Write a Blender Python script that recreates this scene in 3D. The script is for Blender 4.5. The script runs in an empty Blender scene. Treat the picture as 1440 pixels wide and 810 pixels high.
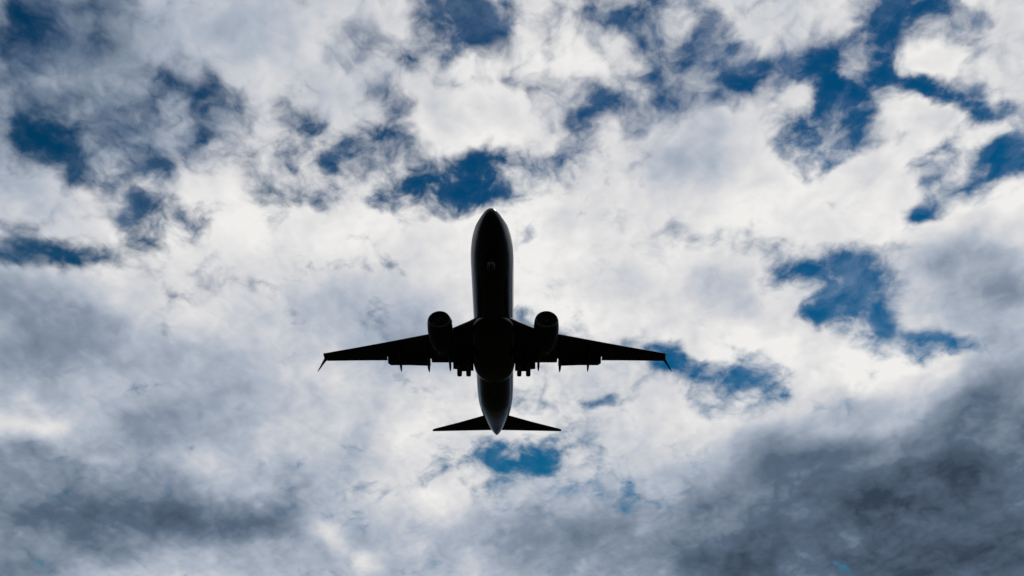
import bpy, bmesh, math, random
import numpy as np
from mathutils import Vector, Matrix

C = bpy.context.scene.collection
scene = bpy.context.scene
R = math.radians

# ------------------------------------------------------------------ camera
ELEV = 36.9                                   # the photographer looks up at the landing aircraft
FPX = 1300.0                                  # focal length for a 1440 px wide frame
cam_d = bpy.data.cameras.new('camera')
cam = bpy.data.objects.new('camera', cam_d)
C.objects.link(cam)
cam.location = (0, 0, 1.65)
cam.rotation_euler = (R(90 + ELEV), 0, 0)
cam_d.sensor_width = 36.0
cam_d.lens = 36.0 * FPX / 1440.0
cam_d.clip_end = 60000
cam_d.clip_start = 0.1
scene.camera = cam

# ------------------------------------------------------------------ colour management
scene.view_settings.view_transform = 'Standard'
scene.view_settings.look = 'None'
scene.view_settings.exposure = 0.0
scene.view_settings.gamma = 1.0
scene.cycles.max_bounces = 6
scene.cycles.use_denoising = True

# ------------------------------------------------------------------ sun
SUN_EL, SUN_AZ = 60.0, 38.0                   # azimuth from +Y towards +X: above the frame, to its right
sd = bpy.data.lights.new('sun', 'SUN')
sd.energy = 1.2                               # it stands behind broken cloud
sd.angle = R(10)
sd.color = (1.0, 0.95, 0.87)
sun = bpy.data.objects.new('sun', sd)
C.objects.link(sun)
sdir = Vector((math.sin(R(SUN_AZ)) * math.cos(R(SUN_EL)), math.cos(R(SUN_AZ)) * math.cos(R(SUN_EL)), math.sin(R(SUN_EL))))
sun.rotation_euler = sdir.to_track_quat('Z', 'Y').to_euler()
sun.location = (60, 60, 300)

# ------------------------------------------------------------------ world: Nishita sky with a broken cloud deck
world = bpy.data.worlds.new('World')
scene.world = world
world.use_nodes = True
NT = world.node_tree
NT.nodes.clear()
N = NT.nodes.new
L = NT.links.new


class X:
    """tiny expression wrapper round a float or vector socket"""
    def __init__(s, sock): s.s = sock
    def __add__(a, b): return m('ADD', a, b)
    def __radd__(a, b): return m('ADD', b, a)
    def __sub__(a, b): return m('SUBTRACT', a, b)
    def __rsub__(a, b): return m('SUBTRACT', b, a)
    def __mul__(a, b): return m('MULTIPLY', a, b)
    def __rmul__(a, b): return m('MULTIPLY', b, a)
    def __truediv__(a, b): return m('DIVIDE', a, b)


def put(inp, v):
    if isinstance(v, X): L(v.s, inp)
    else: inp.default_value = v


def m(op, *a, clamp=False):
    n = N('ShaderNodeMath'); n.operation = op; n.use_clamp = clamp
    for i, v in enumerate(a): put(n.inputs[i], v)
    return X(n.outputs[0])


def vm(op, *a, scale=None, out=0):
    n = N('ShaderNodeVectorMath'); n.operation = op
    for i, v in enumerate(a): put(n.inputs[i], v)
    if scale is not None: put(n.inputs['Scale'], scale)
    return X(n.outputs[out])


def noise(vec, scale, detail=6, rough=.55, lac=2.0, dist=0.0, color=False, kind='FBM'):
    n = N('ShaderNodeTexNoise'); n.noise_dimensions = '2D'; n.noise_type = kind; n.normalize = True
    put(n.inputs['Vector'], vec)
    for k, v in (('Scale', scale), ('Detail', detail), ('Roughness', rough), ('Lacunarity', lac), ('Distortion', dist)):
        put(n.inputs[k], v)
    return X(n.outputs['Color'] if color else n.outputs[0])


def sstep(x, a, b, lo=0.0, hi=1.0):
    n = N('ShaderNodeMapRange'); n.interpolation_type = 'SMOOTHSTEP'
    for k, v in zip(('Value', 'From Min', 'From Max', 'To Min', 'To Max'), (x, a, b, lo, hi)): put(n.inputs[k], v)
    return X(n.outputs[0])


def mixc(f, a, b):
    n = N('ShaderNodeMix'); n.data_type = 'RGBA'
    put(n.inputs[0], f); put(n.inputs[6], a); put(n.inputs[7], b)
    return X(n.outputs[2])


def ramp(f, stops, interp='LINEAR'):
    n = N('ShaderNodeValToRGB'); n.color_ramp.interpolation = interp
    e = n.color_ramp.elements
    while len(e) < len(stops): e.new(0.5)
    for el, (p, c) in zip(e, stops): el.position = p; el.color = (*c, 1)
    put(n.inputs[0], f)
    return X(n.outputs[0])


KZ = 0.35                                     # flattening of the cloud deck towards the horizon


def deck(px, py):
    """deck coordinates of a compass direction, given as a spot of the 1440x810 survey sheet of this sky"""
    r, u = (px - 720) / FPX, (405 - py) / FPX
    e = R(ELEV)
    d = np.array([r, math.cos(e) - u * math.sin(e), math.sin(e) + u * math.cos(e)])
    d /= np.linalg.norm(d)
    return d[:2] / (max(d[2], 0) + KZ)


geo = N('ShaderNodeTexCoord')
D_ = vm('NORMALIZE', X(geo.outputs['Generated']))
sep = N('ShaderNodeSeparateXYZ'); L(D_.s, sep.inputs[0])
zz = m('MAXIMUM', X(sep.outputs[2]), 0.0) + KZ
cmb = N('ShaderNodeCombineXYZ')
put(cmb.inputs[0], X(sep.outputs[0]) / zz); put(cmb.inputs[1], X(sep.outputs[1]) / zz)
P = X(cmb.outputs[0])


def vnoise(vec, scale, amp, detail=3, rough=.5, seed=0.0):
    c = noise(vm('ADD', vec, (seed, seed * .7, seed * 1.3)), scale, detail, rough, color=True)
    return vm('MULTIPLY', vm('SUBTRACT', c, (.5, .5, .5)), (amp, amp, 0))


Pw = vm('ADD', vm('ADD', P, vnoise(P, 7.0, .062, 3, .5)), vnoise(P, 22.0, .030, 4, .55, 6.0))


def blobs(rows, vec):
    """sum of soft cloud banks / clearings: (x, y, half width, half height, tilt in degrees, amount)"""
    acc = None
    LN = math.log(0.40)
    for k, (bx, by, rx, ry, ang, amt) in enumerate(rows):
        if k % 14 == 0:
            # the negligible term makes Cycles work the list off a few entries at a time (its shader stack is small)
            v0 = vec if acc is None else vm('MULTIPLY_ADD', acc, (1e-9, 1e-9, 0), vec)
            s_ = N('ShaderNodeSeparateXYZ'); put(s_.inputs[0], v0)
            sx, sy = X(s_.outputs[0]), X(s_.outputs[1])
            c2 = N('ShaderNodeCombineXYZ'); put(c2.inputs[0], sx * sx); put(c2.inputs[1], sx * sy); put(c2.inputs[2], sy * sy)
            c1 = N('ShaderNodeCombineXYZ'); put(c1.inputs[0], sx); put(c1.inputs[1], sy); c1.inputs[2].default_value = 1.0
            q2, q1 = X(c2.outputs[0]), X(c1.outputs[0])
        c = deck(bx, by)
        J = np.stack([(deck(bx + 1, by) - deck(bx - 1, by)) / 2, (deck(bx, by + 1) - deck(bx, by - 1)) / 2], 1)
        a = R(ang)
        M = J @ np.array([[math.cos(a), -math.sin(a)], [math.sin(a), math.cos(a)]]) @ np.diag([rx, ry])
        Q = np.linalg.inv(M); Q = Q.T @ Q * LN
        d1 = -2 * Q @ c
        e = vm('DOT_PRODUCT', q2, (Q[0, 0], 2 * Q[0, 1], Q[1, 1]), out=1) + vm('DOT_PRODUCT', q1, (d1[0], d1[1], c @ Q @ c), out=1)
        acc = m('MULTIPLY_ADD', m('EXPONENT', e), amt, acc if acc is not None else 0.0)
    return acc


GAPS = [
    # thin veils
    (190, 165, 150, 100, 20, -.50), (620, 235, 200, 62, 5, -.42), (560, 120, 70, 60, 0, -.36), (1150, 130, 150, 85, 0, -.50), (1310, 70, 120, 75, 0, -.40), (880, 150, 120, 50, 0, -.38), (800, 225, 60, 30, -20, -.25), (1290, 240, 110, 60, 0, -.25), (200, 320, 130, 50, 15, -.30), (1000, 545, 160, 40, 12, -.2), (900, 660, 130, 40, 10, -.2),
    (1240, 480, 120, 50, 10, -.2),
    # clearings, left
    (15, 35, 85, 62, 10, -1.1), (300, 135, 42, 24, 30, -.5), (230, 95, 60, 18, 30, -.3), (65, 208, 56, 20, 25, -.55),
    (170, 262, 90, 26, 25, -.65), (205, 290, 50, 20, 20, -.3), (60, 355, 110, 19, 10, -1.0), (0, 310, 30, 14, 0, -.6),
    (190, 335, 70, 20, 20, -.25), (380, 170, 40, 14, 20, -.2), (20, 560, 30, 8, 0, -.3), (215, 415, 50, 10, 8, -.25),
    # above the aircraft
    (655, 35, 58, 50, 0, -1.1), (620, 85, 36, 22, 0, -.7), (575, 108, 17, 14, 0, -.65), (553, 155, 34, 17, 0, -.6), (490, 45, 40, 25, 0, -.3),
    (470, 228, 70, 38, 0, -.42), (530, 255, 60, 28, 0, -.42), (600, 275, 60, 24, 10, -.55), (690, 262, 60, 30, 0, -.72), (625, 250, 40, 26, 0, -.3),
    (540, 205, 46, 22, 0, -.32), (675, 220, 26, 22, 0, -.5), (600, 200, 40, 16, 10, -.3), (790, 235, 40, 22, -20, -.4),
    # upper right
    (905, 20, 100, 32, 8, -1.4), (955, 58, 44, 32, 30, -1.2), (765, 78, 18, 15, 0, -.5), (715, 122, 26, 12, 0, -.4), (850, 158, 60, 16, -8, -.35),
    (925, 165, 42, 26, 10, -.5), (860, 185, 60, 12, 0, -.3), (1080, 102, 80, 20, -10, -.8), (1025, 118, 26, 26, 0, -.7), (1012, 152, 24, 12, 0, -.6),
    (1190, 140, 40, 66, 8, -1.2), (1160, 188, 62, 28, -5, -1.2), (1218, 78, 34, 30, 20, -.9), (1252, 188, 44, 20, 8, -1.1), (1150, 105, 40, 16, 0, -.5),
    (1395, 232, 75, 30, -15, -1.1), (1340, 270, 52, 38, 0, -1.3), (1293, 312, 28, 14, -15, -1.0), (1312, 132, 28, 16, 0, -1.0), (1400, 140, 46, 20, 5, -1.0),
    (1300, 25, 70, 24, 0, -1.1), (1270, 5, 50, 20, 0, -.6), (1370, 25, 25, 16, 0, -.5), (1345, 60, 20, 12, 0, -.3), (960, 318, 22, 16, 0, -.3),
    (1180, 235, 20, 8, -20, -.35), (990, 10, 28, 40, 0, -.5),
    # right and centre
    (1120, 378, 50, 28, 20, -.75), (1205, 420, 70, 54, 0, -1.5), (1085, 400, 30, 20, 0, -.6), (1330, 482, 75, 15, 8, -.75), (1275, 500, 34, 14, 0, -.6),
    (1010, 524, 80, 19, 12, -1.0), (945, 503, 30, 16, 20, -.8), (1085, 530, 44, 18, 0, -.6), (855, 576, 28, 9, 0, -.75), (805, 480, 40, 12, 20, -.3),
    (880, 495, 60, 12, 15, -.3), (735, 640, 62, 28, 0, -1.15), (690, 572, 24, 34, 0, -.65), (780, 625, 40, 10, 0, -.4), (590, 555, 24, 10, 0, -.4), (375, 622, 14, 14, 0, -.35),
    (480, 735, 26, 36, -30, -.45), (620, 650, 30, 10, 0, -.2), (1010, 650, 36, 24, 0, -.4), (1060, 690, 40, 14, 0, -.35),
    (880, 690, 90, 24, 10, -.25), (1260, 590, 50, 30, 40, -.25),
]
BANKS = [
    # bright cloud
    (330, 50, 130, 50, 30, .45), (450, 110, 90, 45, 40, .6), (560, 25, 60, 40, 20, .45), (640, 165, 80, 34, 10, .7), (730, 165, 60, 34, 0, .6),
    (730, 40, 40, 40, 0, .5), (800, 90, 60, 30, 30, .5), (880, 110, 60, 30, 25, .5), (1045, 22, 60, 34, 0, .8), (1195, 25, 55, 32, 10, .9),
    (1305, 90, 27, 24, 0, .8), (1335, 165, 70, 26, 15, 1.1), (1405, 95, 50, 30, 0, .6), (1400, 30, 50, 26, 0, .6), (1130, 145, 34, 34, -30, .7), (1230, 120, 26, 12, 40, .4),
    (1060, 190, 60, 34, -20, .8), (960, 220, 80, 50, 0, .6), (1090, 270, 140, 50, 0, .9), (1230, 250, 70, 40, 10, .8), (1180, 325, 100, 24, 12, .9),
    (1400, 320, 80, 50, -20, 1.1), (1350, 400, 100, 60, 0, .9), (760, 310, 50, 30, 0, .6), (850, 370, 140, 60, 0, .5), (1000, 430, 110, 50, 10, .7),
    (1110, 480, 110, 34, 15, .8), (1240, 540, 80, 36, 0, .8), (1380, 540, 60, 20, -10, .6), (480, 310, 110, 30, 0, .5), (330, 300, 90, 50, 20, .4),
    (80, 300, 70, 34, 25, .6), (420, 420, 200, 90, 0, .4), (600, 380, 60, 60, 0, .4), (300, 560, 300, 80, 0, .4), (150, 700, 300, 100, 0, .5),
    (1250, 720, 300, 120, 0, .6), (560, 600, 120, 60, 0, .3), (850, 620, 80, 40, 0, .35), (950, 590, 90, 30, 0, .3), (620, 770, 300, 40, 0, .4), (130, 130, 130, 60, 20, .1), (1230, 740, 280, 90, 0, .9), (1380, 690, 120, 90, 0, .6),
    (150, 560, 260, 90, 5, .5), (80, 440, 130, 50, 15, .5), (380, 500, 160, 90, 0, .4), (200, 760, 340, 60, 0, .5), (1300, 700, 260, 120, 0, .9), (1100, 760, 220, 70, 0, .6), (1430, 600, 90, 120, 0, .8), (820, 770, 200, 50, 0, .4),
]
DARK = [
    (780, 400, 340, 200, 0, -.10), (1080, 470, 170, 60, 10, -.14), (1080, 280, 160, 60, 0, -.10), (480, 330, 130, 50, 0, -.06), (760, 330, 60, 40, 0, -.08), (330, 280, 70, 40, 20, -.04),
    (20, 60, 190, 130, 0, .12), (660, 150, 150, 50, 0, .09), (1000, 110, 200, 60, 0, .04),
    # shade painted in: thick cloud bases the sun misses, and falloff towards the left
    (1270, 745, 260, 85, -4, .55), (1330, 650, 140, 46, -20, .34), (1440, 660, 110, 130, 0, .36), (1130, 660, 110, 40, 10, .24), (1080, 760, 160, 50, 0, .22),
    (1400, 400, 90, 46, 0, .30), (1300, 350, 60, 26, -10, .24), (1430, 560, 60, 60, 0, .25), (1210, 570, 60, 30, -30, .10),
    (60, 705, 280, 58, 3, .55), (290, 725, 130, 36, 0, .30), (60, 640, 140, 40, 0, .20), (90, 480, 130, 60, 20, .09), (180, 580, 160, 50, 15, .10),
    (300, 520, 130, 60, 20, .07), (110, 110, 190, 120, 15, .27), (30, 240, 90, 80, 0, .08), (20, 400, 80, 50, 0, .12), (200, 190, 130, 90, 20, .10),
    (130, 150, 170, 120, 10, .18), (50, 500, 120, 90, 0, .06), (0, 300, 70, 200, 0, .10),
    (840, 740, 130, 44, 0, .30), (680, 770, 110, 30, 0, .18), (960, 700, 90, 36, 0, .16), (500, 440, 110, 50, 0, .08), (560, 480, 120, 30, 0, .07),
    (400, 700, 60, 40, 0, .10), (480, 780, 90, 30, 0, .10), (720, 810, 600, 40, 0, .12), (0, 800, 200, 40, 0, .15),
    (720, 600, 1200, 200, 0, .07),
    (1180, 805, 330, 40, 0, .26), (1390, 780, 170, 60, 0, .16), (60, 770, 220, 50, 0, .14), (1010, 770, 130, 30, 0, .14), (1290, 690, 90, 30, -15, .18), (1100, 715, 70, 26, 0, .12),
    # lit knots: brighter
    (80, 610, 44, 18, 20, -.30), (20, 590, 38, 16, 10, -.24), (440, 755, 36, 24, 35, -.34), (500, 790, 30, 20, 30, -.3), (160, 650, 30, 10, 20, -.16), (1240, 655, 60, 14, -15, -.2), (1190, 610, 50, 20, -20, -.12), (930, 740, 40, 16, 0, -.1), (300, 640, 40, 30, 40, -.14), (350, 750, 50, 14, 20, -.14),
    (1380, 725, 22, 12, -20, -.18), (1330, 625, 60, 10, -18, -.16), (1260, 520, 90, 34, 0, -.16), (1170, 500, 80, 30, 20, -.14), (1400, 300, 70, 18, -25, -.14), (1420, 340, 40, 20, 0, -.1),
    (590, 610, 70, 34, 20, -.12), (100, 280, 60, 26, 20, -.10), (150, 420, 50, 20, 25, -.10), (1050, 585, 70, 20, 0, -.10), (650, 690, 70, 24, 10, -.14), (270, 540, 40, 20, 0, -.08),
    (1060, 640, 50, 30, 0, -.12), (1010, 610, 60, 20, 0, -.1),
]
Ps = vm('ADD', P, vnoise(P, 20.0, .026, 3, .5, 2.0))        # small swirls


def billow(v, scale, octaves, gain=.52):
    """rounded heads with sharp creases between them"""
    acc, w = None, 1.0
    for k in range(octaves):
        n1 = noise(vm('ADD', v, (1.3 + k * 3.7, 4.1 - k * 2.3, 0)), scale * 2.13 ** k, 0, .5)
        t = m('ABSOLUTE', n1 * 2.0 - 1.0)
        acc = t * w if acc is None else m('MULTIPLY_ADD', t, w, acc)
        w *= gain
    return acc


fbig = noise(vm('ADD', P, (3.1, 7.7, 0)), 6.5, 7, .52, 2.1, 0)
ffine = noise(vm('ADD', Ps, (9.3, 2.2, 0)), 16.0, 8, .58, 2.15, 0)
bil = billow(Ps, 11.0, 4)
M = m('ADD', blobs(GAPS, Pw) * 1.5, blobs(BANKS, Pw)) + 0.31
M = m('MAXIMUM', m('TANH', M * .80) * .98, -.76)
rag = sstep(noise(vm('ADD', P, (5.5, 1.1, 0)), 4.0, 2, .5), .36, .64, 1.5, 3.0)      # some edges are soft, some ragged
T = M + (fbig - 0.5) * .85 + (ffine - 0.5) * rag + (bil - .36) * .95
alpha = m('MAXIMUM', sstep(T, -.78, .50), sstep(X(sep.outputs[2]), .12, .30, 1.0, 0.0))   # unseen overcast added low down, keeps the bright horizon off the tail cone
# thin high veil in front of the blue
vz = noise(vm('ADD', Pw, (2.9, 5.3, 0)), 9.0, 7, .60, 2.1, .3)
veil = sstep(vz, .45, .80) * .24 + sstep(T, -1.15, -.15) * .07
# shading: thick parts are greyer, the side of each head that faces the sun is lighter
dl = (sdir.x * .016, sdir.y * .016 - .006, 0)
relief = billow(vm('ADD', Ps, dl), 11.0, 3) - billow(Ps, 11.0, 3)
fl = noise(vm('ADD', P, (3.1, 7.7, 0)), 6.5, 3, .5, 2.1, 0)
def bulk(v):
    return noise(vm('ADD', v, (9.3, 2.2, 0)), 8.0, 5, .48, 2.15)
relief2 = bulk(vm('ADD', Ps, (sdir.x * .03, sdir.y * .03 - .008, 0))) - bulk(Ps)
thick = sstep(M + (fl - .5) * 2.2 + (bil - .36) * .3, .35, 1.25)
dark = blobs(DARK, vm('ADD', P, vnoise(P, 5.0, .12, 5, .5, 4.0)))
dark = m('TANH', dark * 1.1) * .85
dark = dark + sstep(X(sep.outputs[2]), .05, .33, .8, 0.0)       # deck painted darker towards the unseen horizon, dims what the tail reflects
mott = noise(vm('ADD', P, (1.7, 8.8, 0)), 5.0, 6, .50, 2.1, 0)
dark = dark * (1.0 - (ffine - .5) * .60 - (bil - .36) * .35)        # thick cloud is lumpy: lighter heads, darker hollows
dk = dark + 0.115 + (mott - .5) * .50 + relief * .09 + relief2 * .44 + thick * .12
cloud = ramp(dk, [(0.0, (.87, .858, .84)), (.12, (.70, .70, .715)), (.28, (.435, .483, .565)), (.45, (.230, .283, .365)), (.65, (.102, .143, .208)), (.95, (.036, .055, .088))])

sky = N('ShaderNodeTexSky'); sky.sky_type = 'NISHITA'; sky.sun_disc = False
sky.sun_elevation = R(SUN_EL); sky.sun_rotation = R(SUN_AZ)
sky.air_density = 1.0; sky.dust_density = 0.0; sky.ozone_density = 3.0
STR = 0.10
hs = N('ShaderNodeHueSaturation'); hs.inputs['Saturation'].default_value = 1.25; hs.inputs['Value'].default_value = .66
L(sky.outputs[0], hs.inputs['Color'])
gm = N('ShaderNodeGamma'); gm.inputs['Gamma'].default_value = 2.2
L(hs.outputs[0], gm.inputs['Color'])
tint = vm('MULTIPLY', X(gm.outputs[0]), (.12, .45, .155))
veiled = mixc(veil, tint, vm('SCALE', (.40, .50, .66), scale=1.0 / STR))
bright = vm('SCALE', cloud, scale=1.0 / STR)     # cloud radiance on the sky's own scale
allsky = mixc(alpha, veiled, bright)
bg = N('ShaderNodeBackground'); bg.inputs['Strength'].default_value = STR
put(bg.inputs[0], allsky)
wo = N('ShaderNodeOutputWorld'); L(bg.outputs[0], wo.inputs[0])

# ------------------------------------------------------------------ materials
def material(name, base, rough=.4, metal=0.0, coat=0.0, var=.25, scale=3.0, bump=0.0, spec=.5, ior=1.45):
    mt = bpy.data.materials.new(name); mt.use_nodes = True
    t = mt.node_tree; b = t.nodes['Principled BSDF']
    tc = t.nodes.new('ShaderNodeTexCoord')
    nz = t.nodes.new('ShaderNodeTexNoise'); nz.inputs['Scale'].default_value = scale; nz.inputs['Detail'].default_value = 6
    t.links.new(tc.outputs['Object'], nz.inputs['Vector'])
    rp = t.nodes.new('ShaderNodeValToRGB')
    rp.color_ramp.elements[0].position = .3; rp.color_ramp.elements[1].position = .72
    rp.color_ramp.elements[0].color = (*[c * (1 - var) for c in base], 1)
    rp.color_ramp.elements[1].color = (*[c * (1 + var) for c in base], 1)
    t.links.new(nz.outputs[0], rp.inputs[0]); t.links.new(rp.outputs[0], b.inputs['Base Color'])
    mr = t.nodes.new('ShaderNodeMapRange'); mr.inputs['To Min'].default_value = rough * .8; mr.inputs['To Max'].default_value = rough * 1.25
    t.links.new(nz.outputs[0], mr.inputs[0]); t.links.new(mr.outputs[0], b.inputs['Roughness'])
    b.inputs['Metallic'].default_value = metal
    b.inputs['Coat Weight'].default_value = coat; b.inputs['Coat Roughness'].default_value = .12
    b.inputs['Specular IOR Level'].default_value = spec
    b.inputs['IOR'].default_value = ior
    if bump:
        bp = t.nodes.new('ShaderNodeBump'); bp.inputs['Strength'].default_value = bump; bp.inputs['Distance'].default_value = .02
        t.links.new(nz.outputs[0], bp.inputs['Height']); t.links.new(bp.outputs[0], b.inputs['Normal'])
    return mt


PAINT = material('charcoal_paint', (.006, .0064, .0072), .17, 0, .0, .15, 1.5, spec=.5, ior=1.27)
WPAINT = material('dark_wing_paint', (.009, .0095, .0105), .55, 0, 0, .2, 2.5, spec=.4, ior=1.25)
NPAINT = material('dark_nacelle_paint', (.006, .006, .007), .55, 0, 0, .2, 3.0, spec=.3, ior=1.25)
STEEL = material('dull_steel', (.012, .012, .013), .5, .4, 0, .2, 8.0)
HOT = material('heat_stained_metal', (.03, .026, .023), .55, .6, 0, .3, 6.0)
FANM = material('fan_titanium', (.012, .012, .014), .5, .4, 0, .2, 8.0)
RUBBER = material('tyre_rubber', (.012, .012, .012), .8, 0, 0, .2, 12.0, .3)
GLASS = material('cockpit_glass', (.008, .010, .012), .06, 0, .6, .05, 2.0)
LENS = material('red_lens', (.05, .006, .006), .2, 0, .4, .05, 2.0)
GREENL = material('green_lens', (.006, .04, .012), .2, 0, .4, .05, 2.0)


# ------------------------------------------------------------------ ground far below the aircraft (out of the frame, it lights the belly)
def build_ground():
    bm = bmesh.new()
    rings = [0, 40, 150, 600, 2500, 9000, 30000]
    prev = None
    for r in rings:
        if r == 0:
            cur = [bm.verts.new((0, 0, 0))]
        else:
            cur = [bm.verts.new((r * math.cos(k * math.tau / 48), r * math.sin(k * math.tau / 48), 0)) for k in range(48)]
        if prev:
            for k in range(48):
                k2 = (k + 1) % 48
                if len(prev) == 1: bm.faces.new((prev[0], cur[k], cur[k2]))
                else: bm.faces.new((prev[k], cur[k], cur[k2], prev[k2]))
        prev = cur
    me = bpy.data.meshes.new('ground'); bm.to_mesh(me); bm.free()
    o = bpy.data.objects.new('ground', me); C.objects.link(o)
    me.materials.append(material('dry_airfield_grass', (.020, .024, .013), .95, 0, 0, .4, .35, .4, spec=.1))
    o['kind'] = 'structure'


build_ground()

# ------------------------------------------------------------------ aircraft (local axes: x = its left/right, y = aft from the nose, z = up)
Y0 = 18.0
TH = R(39.9)
e_ = R(ELEV)
RIGHT = Vector((1, 0, 0)); UP = Vector((0, -math.sin(e_), math.cos(e_))); FWD = Vector((0, math.cos(e_), math.sin(e_)))
nose = Vector(cam.location) + RIGHT * -1.7346 + UP * 6.7486 + FWD * 75.78
PITCH = R(ELEV) - TH                          # nose a little up, on approach
aft = Vector((0, math.cos(PITCH), math.sin(PITCH)))
plane = bpy.data.objects.new('airplane', None)
C.objects.link(plane)
plane.location = nose + aft * Y0
plane.rotation_euler = (PITCH, 0, 0)
plane.empty_display_size = 5
plane['label'] = 'dark twin engine airliner seen from below against the clouds with its landing gear down'
plane['category'] = 'airplane'


def link(name, bm, mat, parent, smooth=True, sharp=35, off=(0, -Y0, 0)):
    bmesh.ops.remove_doubles(bm, verts=bm.verts, dist=1e-5)
    bmesh.ops.recalc_face_normals(bm, faces=bm.faces)
    if parent is plane:
        bmesh.ops.translate(bm, verts=bm.verts, vec=off)
    elif parent is not None:
        bmesh.ops.translate(bm, verts=bm.verts, vec=off)
    for f in bm.faces: f.smooth = smooth
    for ed in bm.edges:
        if len(ed.link_faces) == 2 and ed.calc_face_angle(0) > R(sharp): ed.smooth = False
    me = bpy.data.meshes.new(name); bm.to_mesh(me); bm.free()
    for mt in (mat if isinstance(mat, (list, tuple)) else [mat]): me.materials.append(mt)
    o = bpy.data.objects.new(name, me); C.objects.link(o)
    o.parent = parent
    return o


def loft(bm, loops, closed=True, cap0=True, cap1=True, mi=0):
    vs = [[bm.verts.new(p) for p in lp] for lp in loops]
    n = len(loops[0])
    for a, b in zip(vs, vs[1:]):
        for k in range(n if closed else n - 1):
            k2 = (k + 1) % n
            try: bm.faces.new((a[k], a[k2], b[k2], b[k])).material_index = mi
            except ValueError: pass
    if cap0: bm.faces.new(vs[0][::-1]).material_index = mi
    if cap1: bm.faces.new(vs[-1]).material_index = mi
    return vs


def smooth_interp(xs, ys, x):
    """monotone cubic (Fritsch-Carlson) so that fuselage lines have no kinks"""
    xs = np.array(xs, float); ys = np.array(ys, float)
    h = np.diff(xs); d = np.diff(ys) / h
    mm = np.zeros(len(xs)); mm[0] = d[0]; mm[-1] = d[-1]
    for i in range(1, len(xs) - 1):
        if d[i - 1] * d[i] > 0:
            w1 = 2 * h[i] + h[i - 1]; w2 = h[i] + 2 * h[i - 1]
            mm[i] = (w1 + w2) / (w1 / d[i - 1] + w2 / d[i])
    i = int(np.clip(np.searchsorted(xs, x) - 1, 0, len(h) - 1)); t = (x - xs[i]) / h[i]
    return ((1 + 2 * t) * (1 - t) ** 2 * ys[i] + t * (1 - t) ** 2 * h[i] * mm[i] + t * t * (3 - 2 * t) * ys[i + 1] + t * t * (t - 1) * h[i] * mm[i + 1])


# fuselage: station, half width, belly z, crown z
FUS = [(0, .02, -.47, -.43), (.06, .20, -.66, -.25), (.25, .41, -.88, -.03), (.7, .69, -1.13, .24), (1.4, 1.00, -1.38, .58), (2.2, 1.27, -1.59, 1.06), (3.0, 1.48, -1.73, 1.52),
       (4.0, 1.68, -1.88, 1.84), (5.5, 1.84, -1.97, 1.98), (7.0, 1.88, -2.0, 2.0), (26.0, 1.88, -2.0, 2.0), (28.0, 1.85, -1.86, 2.0), (30.0, 1.74, -1.42, 2.0),
       (32.0, 1.53, -.84, 1.99), (34.0, 1.20, -.22, 1.95), (36.0, .78, .38, 1.84), (37.2, .46, .76, 1.66), (37.8, .24, .98, 1.46), (38.0, .12, 1.06, 1.36)]


def fus(y):
    X_ = [f[0] for f in FUS]
    return [float(smooth_interp(X_, [f[k] for f in FUS], y)) for k in (1, 2, 3)]


def fus_pt(y, phi, off=0.0):
    """phi from the crown; the widest line sits a little above the middle"""
    hw, zb, zt = fus(y)
    zm = zb + (zt - zb) * .5
    hh = (zt - zb) / 2
    return Vector(((hw + off) * math.sin(phi), y, zm + (hh + off) * math.cos(phi)))


bm = bmesh.new()
sts = sorted(set([0, .02, .06, .12, .2, .3, .45, .6, .8, 1.0] + [round(1.0 + .3 * k, 3) for k in range(1, 22)] + [7.3 + k * 1.1 for k in range(0, 17)] + [26 + .4 * k for k in range(30)] + [37.8, 37.9, 38.0]))
loft(bm, [[fus_pt(y, k * math.tau / 64) for k in range(64)] for y in sts])
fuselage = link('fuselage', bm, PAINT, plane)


def windows():
    panes = [((1.95, 2.6), (2, 27)), ((2.05, 2.85), (31, 52)), ((2.3, 3.3), (55, 74))]
    for sg in (1, -1):
        for (ya, yb), (pa, pb) in panes:
            b = bmesh.new()
            n = 7
            g = [[b.verts.new(fus_pt(ya + (yb - ya) * i / n, sg * R(pa + (pb - pa) * j / n), .008)) for j in range(n + 1)] for i in range(n + 1)]
            for i in range(n):
                for j in range(n): b.faces.new((g[i][j], g[i + 1][j], g[i + 1][j + 1], g[i][j + 1]))
            link('cockpit_window', b, GLASS, fuselage, off=(0, -Y0, 0))


windows()
# exhaust of the tail generator
bm = bmesh.new()
loft(bm, [[Vector((r * math.cos(k * math.tau / 24), y, 1.21 + r * math.sin(k * math.tau / 24))) for k in range(24)] for y, r in ((37.9, .12), (38.07, .10), (38.07, .075), (37.95, .07))])
link('tail_exhaust', bm, HOT, fuselage)
for yy, xx in ((8.6, 0), (24.2, 0)):
    bm = bmesh.new()
    loft(bm, [[Vector((xx + math.sin(a) * .02 * s_, yy + dy + math.cos(a) * .17 * s_, z)) for a in [k * math.tau / 14 for k in range(14)]] for z, s_, dy in ((-1.95, 1, 0), (-2.15, .9, .05), (-2.31, .6, .14))])
    link('antenna', bm, WPAINT, fuselage)

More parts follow.
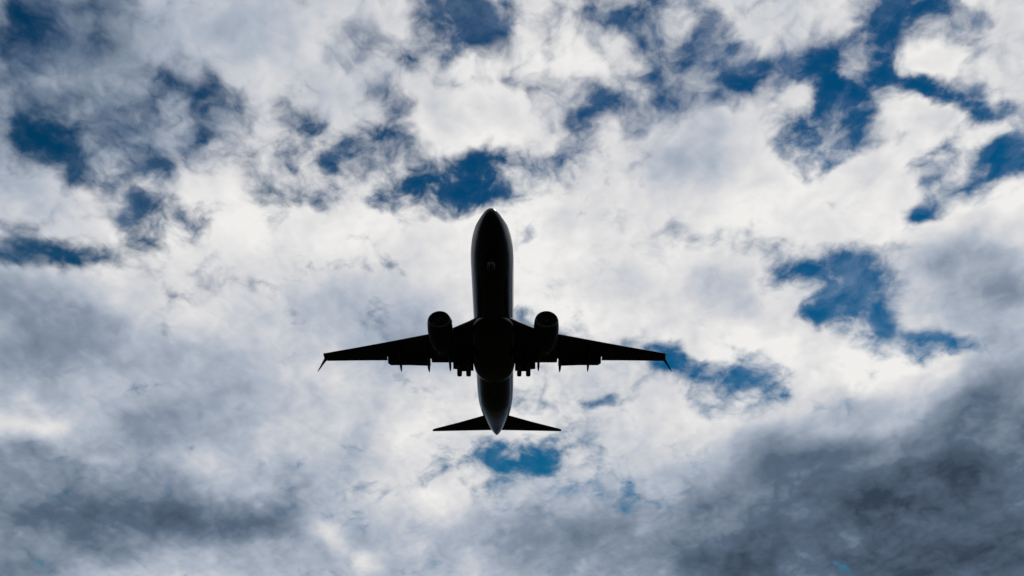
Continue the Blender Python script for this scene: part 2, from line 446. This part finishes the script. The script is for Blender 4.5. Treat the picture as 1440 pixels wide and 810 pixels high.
# belly fairing under the wing root
bm = bmesh.new()
bf = [(12.2, .35, -1.93, -1.5), (12.9, 1.2, -2.1, -1.2), (13.8, 1.85, -2.26, -.95), (15.2, 2.03, -2.36, -.75), (17.5, 2.06, -2.38, -.7), (19.5, 2.04, -2.36, -.75), (21.0, 1.9, -2.26, -.95), (22.2, 1.45, -2.1, -1.2), (23.2, .4, -1.93, -1.5)]
ysb = np.linspace(12.2, 23.2, 30)
loops = []
for y in ysb:
    hw, zb, zt = [float(smooth_interp([f[0] for f in bf], [f[k] for f in bf], y)) for k in (1, 2, 3)]
    lp = []
    for k in range(36):
        a = k * math.tau / 36; c, s_ = math.cos(a), math.sin(a)
        lp.append(Vector((hw * abs(s_) ** .75 * (1 if s_ > 0 else -1), y, (zb + zt) / 2 + (zt - zb) / 2 * abs(c) ** .85 * (1 if c > 0 else -1))))
    loops.append(lp)
loft(bm, loops)
link('belly_fairing', bm, PAINT, plane)


# ---------------------------------------------------------------- lifting surfaces
def foil(le, chord, tc, nrm=(0, 0, 1), twist=0.0, a=0.0, b=1.0, proud=0.0, n=12, camber=.015):
    """closed aerofoil loop from chord fraction a to b; nrm is the 'up' side"""
    nrm = Vector(nrm); cy = Vector((0, 1, 0))
    if twist: 
        cy, nrm = cy * math.cos(twist) - nrm * math.sin(twist), nrm * math.cos(twist) + cy * math.sin(twist)
    th = lambda x: 5 * tc * (.2969 * math.sqrt(x) - .126 * x - .3516 * x * x + .2843 * x ** 3 - .1015 * x ** 4)
    xs = [a + (b - a) * (1 - math.cos(math.pi * i / n)) / 2 for i in range(n + 1)]
    up = [(x, camber * 4 * x * (1 - x) + th(x) + .0012) for x in xs]
    lo = [(x, camber * 4 * x * (1 - x) - th(x) - .0012) for x in xs]
    pts = [(x, z * chord + proud) for x, z in up] + [(x, z * chord - proud) for x, z in reversed(lo)]
    return [Vector(le) + cy * (x * chord) + nrm * z for x, z in pts]


# wing stations: x, LE y, TE y, z, thickness
WING = [(0.0, 12.2, 20.7, -1.35, .13), (1.7, 13.45, 20.6, -1.25, .13), (2.3, 14.0, 20.55, -1.18, .13), (3.9, 15.3, 20.8, -.98, .125), (4.8, 15.85, 20.95, -.86, .12), (5.9, 16.40, 21.12, -.74, .12), (6.3, 16.6, 21.16, -.70, .12),
        (8.3, 17.55, 20.95, -.43, .115), (10.68, 18.66, 21.62, -.13, .11), (13.6, 20.02, 22.18, .26, .105), (16.3, 21.22, 22.74, .60, .10), (16.95, 21.52, 22.86, .68, .10)]
FLAPX = 10.66


def wing_at(x):
    X_ = [w[0] for w in WING]
    return [float(np.interp(x, X_, [w[k] for w in WING])) for k in (1, 2, 3, 4)]


def wing_loop(x, sg, a=0.0, b=1.0, proud=0.0, dy=0.0, dz=0.0, twist=0.0, te_cut=0.0):
    le, te, z, t = wing_at(x)
    te -= te_cut
    return [Vector((sg * p.x, p.y, p.z)) for p in foil((x, le + dy, z + dz), te - le, t, a=a, b=b, proud=proud, twist=twist)]


def make_wing(sg):
    b = bmesh.new()
    cut = lambda x: 0.0 if x < 6.2 else .62
    xs = [0, 1.7, 2.3, 3.2, 3.9, 4.8, 5.9, 6.19, 6.2, 7.0, 8.3, 9.5, FLAPX]
    loops = [wing_loop(x, sg, te_cut=cut(x)) for x in xs] + [wing_loop(x, sg) for x in (FLAPX + .015, 12, 13.6, 15, 16.3, 16.95)]
    le, te, z, t = wing_at(16.95)
    loops += [[Vector((sg * p.x, p.y, p.z)) for p in foil((17.06, le + .14, z + .015), (te - le) - .17, .07)]]
    loft(b, loops)
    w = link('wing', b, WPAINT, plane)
    # leading edge slats
    for xa, xb in ((6.35, 8.8), (8.84, 11.3), (11.34, 13.8), (13.84, 16.3)):
        b = bmesh.new()
        loft(b, [wing_loop(xa + (xb - xa) * k / 3, sg, 0, .13, .006, -.035, -.03, R(2)) for k in range(4)])
        link('slat', b, WPAINT, w)
    # aileron
    b = bmesh.new()
    loft(b, [wing_loop(x, sg, .73, 1.0, .005) for x in (11.4, 12.6, 14.0, 15.4)])
    link('aileron', b, WPAINT, w)
    # flaps, lowered: (x, leading point y z, trailing point y z)
    def flap(rows, tc=.13, name='flap'):
        bb = bmesh.new(); lps = []
        for x, ya, za, yb, zb in rows:
            ch = math.hypot(yb - ya, zb - za); tw = math.atan2(za - zb, yb - ya)
            lps.append([Vector((sg * p.x, p.y, p.z)) for p in foil((x, ya, za), ch, tc, twist=tw)])
        loft(bb, lps)
        return link(name, bb, WPAINT, w)
    flap([(6.28, 19.75, -.72, 21.12, -1.16), (8.4, 20.02, -.45, 21.20, -1.02), (10.25, 20.45, -.24, 21.36, -.92), (10.55, 20.55, -.2, 21.30, -.72)])
    flap([(2.02, 19.85, -1.38, 20.75, -2.02), (3.2, 19.8, -1.24, 20.75, -1.9), (4.02, 19.75, -1.12, 20.72, -1.8)])
    # flap track fairings
    for x, tip_y, tip_z, r in ((6.45, 21.86, -1.42, .19), (9.25, 22.12, -1.2, .18), (4.32, 21.26, -1.72, .16)):
        le, te, z, t = wing_at(x)
        bb = bmesh.new(); lps = []
        path = [(te - 2.9, z - .26, .02), (te - 2.6, z - .33, .55), (te - 1.9, z - .44, .95), (te - 1.0, z - .50, 1.0), (te - .35, z - .55, .95)]
        ex, ez = path[-1][:2]
        for f, k in ((.35, .88), (.6, .70), (.8, .48), (.93, .25), (1.0, .04)): path.append((ex + (tip_y - ex) * f, ez + (tip_z - ez) * f, k))
        for py, pz, k in path:
            lps.append([Vector((sg * x + r * .78 * k * math.cos(q), py, pz + r * 1.35 * k * math.sin(q))) for q in [j * math.tau / 18 for j in range(18)]])
        loft(bb, lps)
        link('flap_track_fairing', bb, WPAINT, w)
    # split winglet: blade up, strake down
    def blade(rows, name):
        bb = bmesh.new(); lps = []
        for x, y, z, ch, tilt in rows:
            nr = Vector((-sg * math.sin(tilt), 0, math.cos(tilt)))
            lps.append(foil((sg * x, y, z), ch, .085, nrm=nr, camber=0))
        loft(bb, lps)
        return link(name, bb, WPAINT, w)
    blade([(16.9, 21.52, .68, 1.30, R(8)), (17.12, 21.70, .74, 1.12, R(35)), (17.28, 21.98, .92, .98, R(62)), (17.42, 22.50, 1.32, .84, R(76)), (17.56, 23.12, 1.85, .66, R(78)), (17.66, 23.62, 2.25, .46, R(78)), (17.70, 23.95, 2.45, .22, R(78))], 'winglet')
    blade([(17.02, 21.95, .64, .80, R(-20)), (17.16, 22.12, .46, .66, R(-48)), (17.36, 22.36, .16, .50, R(-58)), (17.62, 22.72, -.18, .34, R(-58)), (17.86, 23.06, -.44, .12, R(-58))], 'winglet_strake')
    bb = bmesh.new()
    bmesh.ops.create_uvsphere(bb, u_segments=14, v_segments=8, radius=1, matrix=Matrix.Translation((sg * 16.98, 21.60, .68)) @ Matrix.Diagonal((.10, .13, .05, 1)))
    link('navigation_light', bb, LENS if sg > 0 else GREENL, w)
    return w


WINGS = {sg: make_wing(sg) for sg in (1, -1)}


def make_stab(sg):
    ST = [(.2, 33.55, 37.25, 1.28, .11), (1.3, 34.33, 37.50, 1.42, .10), (4.2, 36.38, 38.20, 1.78, .09), (7.15, 38.30, 38.90, 2.12, .085), (7.38, 38.52, 38.94, 2.15, .07), (7.45, 38.64, 38.90, 2.155, .05)]
    def lp(x, a=0., b=1., proud=0.):
        le, te, z, t = [float(np.interp(x, [s[0] for s in ST], [s[k] for s in ST])) for k in (1, 2, 3, 4)]
        return [Vector((sg * p.x, p.y, p.z)) for p in foil((x, le, z), te - le, t, a=a, b=b, proud=proud, camber=-.008)]
    b = bmesh.new(); loft(b, [lp(x) for x in (.2, .7, 1.3, 2.7, 4.2, 5.6, 7.15, 7.38, 7.45)])
    o = link('tailplane', b, WPAINT, plane)
    b = bmesh.new(); loft(b, [lp(x, .68, 1.0, .005) for x in (1.25, 2.7, 4.2, 5.6, 6.9)])
    link('elevator', b, WPAINT, o)


for sg in (1, -1): make_stab(sg)


def make_fin():
    FN = [(1.55, 31.9, 37.1, .11), (2.6, 32.85, 37.4, .11), (8.6, 36.85, 38.75, .10), (8.95, 37.3, 38.8, .08)]
    def lp(z, a=0., b=1., proud=0.):
        le, te, t = [float(np.interp(z, [s[0] for s in FN], [s[k] for s in FN])) for k in (1, 2, 3)]
        return foil((0, le, z), te - le, t, nrm=(1, 0, 0), a=a, b=b, proud=proud, camber=0)
    b = bmesh.new(); loft(b, [lp(z) for z in (1.55, 2.0, 2.6, 4, 6, 8, 8.6, 8.95)])
    o = link('tail_fin', b, PAINT, plane)
    b = bmesh.new(); loft(b, [lp(z, .69, 1.0, .005) for z in (2.3, 4, 6, 8, 8.5)])
    link('rudder', b, PAINT, o)
    b = bmesh.new()
    loft(b, [foil((0, y, z), 34.6 - y, .05, nrm=(1, 0, 0), camber=0) for y, z in ((28.6, 1.9), (29.6, 2.06), (31.0, 2.4), (32.4, 2.95), (33.3, 3.6))])
    link('dorsal_fin', b, PAINT, o)


make_fin()


# ---------------------------------------------------------------- engines
def lathe(bm, cx, cz, prof, seg=48, flat=0.0, mi=0, cap0=False, cap1=False, tilt=0.0, y_ref=13.0):
    loops = []
    for y, r in prof:
        lp = []
        for k in range(seg):
            a = k * math.tau / seg; c, s_ = math.cos(a), math.sin(a)
            zz_ = r * s_
            if s_ < 0 and flat: zz_ *= 1 - flat * (-s_)
            lp.append(Vector((cx + r * c * (1 + .3 * flat * (1 - abs(s_))), y, cz + zz_ + tilt * (y - y_ref))))
        loops.append(lp)
    return loft(bm, loops, cap0=cap0, cap1=cap1, mi=mi)


def make_engine(sg):
    cx, cz = sg * 4.88, -2.06
    b = bmesh.new()
    lathe(b, cx, cz, [(13.15, .78), (12.7, .84), (12.52, .92), (12.55, 1.0), (12.75, 1.06), (13.2, 1.10), (13.9, 1.13), (14.7, 1.12), (15.5, 1.04), (16.2, .90), (16.6, .80), (16.58, .775), (16.0, .78)], flat=.10)
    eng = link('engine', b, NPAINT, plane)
    b = bmesh.new()
    lathe(b, cx, cz, [(12.78, .835), (12.6, .875), (12.50, .925), (12.49, .955), (12.56, 1.015), (12.72, 1.06)], flat=.10)
    link('inlet_lip', b, STEEL, eng)
    # fan: blades, hub and spinner
    b = bmesh.new()
    lathe(b, cx, cz, [(13.12, .79), (13.16, .3), (13.16, .02)], flat=0.0, cap1=True)
    for k in range(24):
        a = k * math.tau / 24
        er = Vector((math.cos(a), 0, math.sin(a))); et = Vector((-math.sin(a), 0, math.cos(a)))
        q = []
        for r, ch, tw in ((.2, .10, .5), (.5, .13, .9), (.775, .15, 1.15)):
            dct = et * math.sin(tw) + Vector((0, 1, 0)) * math.cos(tw)
            ctr = Vector((cx, 13.03, cz)) + er * r
            q.append((ctr - dct * ch / 2 * 1.3, ctr + dct * ch / 2 * 1.3))
        for (p0, p1), (p2, p3) in zip(q, q[1:]):
            b.faces.new([b.verts.new(p) for p in (p0, p1, p3, p2)])
    link('fan', b, FANM, eng)
    b = bmesh.new()
    lathe(b, cx, cz, [(12.70, .005), (12.73, .06), (12.82, .13), (12.97, .20), (13.10, .24)], seg=24, cap0=True)
    link('spinner', b, NPAINT, eng)
    b = bmesh.new()
    lathe(b, cx, cz, [(16.0, .62), (16.6, .60), (17.3, .44), (17.6, .40), (17.59, .38), (17.0, .40)], seg=36)
    lathe(b, cx, cz, [(17.0, .30), (17.5, .26), (18.0, .10), (18.1, .02)], seg=24, cap1=True)
    link('exhaust_nozzle', b, HOT, eng)
    # pylon up to the wing
    b = bmesh.new(); lps = []
    for y, zt, zb, hw in ((13.6, -.92, -1.1, .03), (14.2, -.80, -1.2, .14), (15.3, -.62, -1.4, .2), (16.6, -.7, -1.5, .2), (17.8, -.8, -1.45, .14), (18.8, -.95, -1.25, .03)):
        lps.append([Vector((cx + hw * math.cos(q) , y, (zt + zb) / 2 + (zt - zb) / 2 * math.sin(q))) for q in [j * math.tau / 16 for j in range(16)]])
    loft(b, lps)
    link('pylon', b, NPAINT, eng)
    # vortex strake on the inboard flank
    b = bmesh.new(); a = R(140 if sg > 0 else 40)
    er = Vector((math.cos(a), 0, math.sin(a))); et = Vector((-math.sin(a), 0, math.cos(a)))
    base = Vector((cx, 0, cz))
    lps = []
    for y, h in ((13.25, .02), (13.5, .22), (13.75, .30), (14.15, .30), (14.3, .02)):
        lps.append([base + Vector((0, y, 0)) + er * rr + et * tt for rr, tt in ((1.05, -.02), (1.08 + h, -.012), (1.08 + h, .012), (1.05, .02))])
    loft(b, lps)
    link('nacelle_strake', b, NPAINT, eng)


for sg in (1, -1): make_engine(sg)


# ---------------------------------------------------------------- landing gear
def rod(bm, p0, p1, r0, r1=None, seg=14, mi=0):
    p0, p1 = Vector(p0), Vector(p1); r1 = r0 if r1 is None else r1
    d = (p1 - p0).normalized(); u = d.orthogonal().normalized(); v = d.cross(u)
    loft(bm, [[p + (u * math.cos(k * math.tau / seg) + v * math.sin(k * math.tau / seg)) * r for k in range(seg)] for p, r in ((p0, r0), (p1, r1))], mi=mi)


def wheel_bm(cx, cy, cz, R_, W_):
    b = bmesh.new()
    def ring(prof, mi):
        loops = [[Vector((cx + x, cy + r * math.cos(k * math.tau / 40), cz + r * math.sin(k * math.tau / 40))) for k in range(40)] for x, r in prof]
        loft(b, loops, cap0=False, cap1=False, mi=mi)
    h = W_ / 2
    ring([(-h * .80, R_ * .52), (-h * .98, R_ * .66), (-h, R_ * .80), (-h * .86, R_ * .93), (-h * .5, R_ * .99), (-h * .22, R_), (-h * .2, R_ * .985), (-h * .14, R_ * .985), (-h * .12, R_), (h * .12, R_), (h * .14, R_ * .985), (h * .2, R_ * .985), (h * .22, R_), (h * .5, R_ * .99), (h * .86, R_ * .93), (h, R_ * .80), (h * .98, R_ * .66), (h * .80, R_ * .52)], 0)
    ring([(-h * .80, R_ * .52), (-h * .6, R_ * .46), (-h * .5, R_ * .2), (-h * .62, R_ * .12), (-h * .62, .005)], 1)
    ring([(h * .80, R_ * .52), (h * .6, R_ * .46), (h * .5, R_ * .2), (h * .62, R_ * .12), (h * .62, .005)], 1)
    return b


def make_main_gear(sg):
    x, ay, az = sg * 2.86, 19.34, -2.97
    b = bmesh.new()
    rod(b, (x + sg * .15, 19.0, -1.1), (x, 19.28, -2.35), .125)
    rod(b, (x, 19.28, -2.35), (x, ay, az), .085)
    rod(b, (x - .62, ay, az), (x + .62, ay, az), .065)
    rod(b, (x, 19.22, -2.1), (x - sg * 1.1, 19.0, -1.5), .06)         # side brace
    rod(b, (x, 19.45, -2.2), (x, 19.68, -2.6), .04); rod(b, (x, 19.68, -2.6), (x, 19.42, -2.92), .04)   # torsion links
    rod(b, (x - .05, 19.15, -1.9), (x + sg * .1, 18.4, -1.35), .05)   # drag strut
    g = link('main_landing_gear', b, STEEL, plane)
    for dx in (-.43, .43):
        link('wheel', wheel_bm(x + dx, ay, az, .565, .44), [RUBBER, STEEL], g)
    b = bmesh.new()
    lps = []
    for z, ya, yb in ((-1.15, 18.6, 20.0), (-1.7, 18.65, 19.95), (-2.2, 18.8, 19.75), (-2.45, 19.0, 19.6)):
        xo = x + sg * (.62 + (z + 1.15) * .10)
        lps.append([Vector((xo - .02, ya, z)), Vector((xo - .02, yb, z)), Vector((xo + .02, yb, z)), Vector((xo + .02, ya, z))])
    loft(b, lps)
    link('gear_door', b, WPAINT, g)


for sg in (1, -1): make_main_gear(sg)


def make_nose_gear():
    y, z = 4.05, -3.05
    b = bmesh.new()
    rod(b, (0, 4.25, -1.5), (0, 4.12, -2.5), .085)
    rod(b, (0, 4.12, -2.5), (0, y, z), .055)
    rod(b, (-.24, y, z), (.24, y, z), .045)
    rod(b, (0, 4.15, -2.2), (0, 3.2, -1.7), .04)
    rod(b, (0, 4.28, -2.4), (0, 4.38, -2.65), .03); rod(b, (0, 4.38, -2.65), (0, 4.12, -2.9), .03)
    g = link('nose_landing_gear', b, STEEL, plane)
    for dx in (-.19, .19): link('wheel', wheel_bm(dx, y, z, .34, .20), [RUBBER, STEEL], g)
    for s_ in (1, -1):
        b = bmesh.new(); lps = []
        for yy, dz in ((3.3, 0), (3.5, .42), (4.9, .42), (5.1, 0)):
            zb = fus(yy)[1] + .1
            lps.append([Vector((s_ * .36 - .012, yy, zb)), Vector((s_ * .36 + .012, yy, zb)), Vector((s_ * (.40 + dz * .1) + .012, yy, zb - .02 - dz)), Vector((s_ * (.40 + dz * .1) - .012, yy, zb - .02 - dz))])
        loft(b, lps)
        link('gear_door', b, PAINT, g)


make_nose_gear()
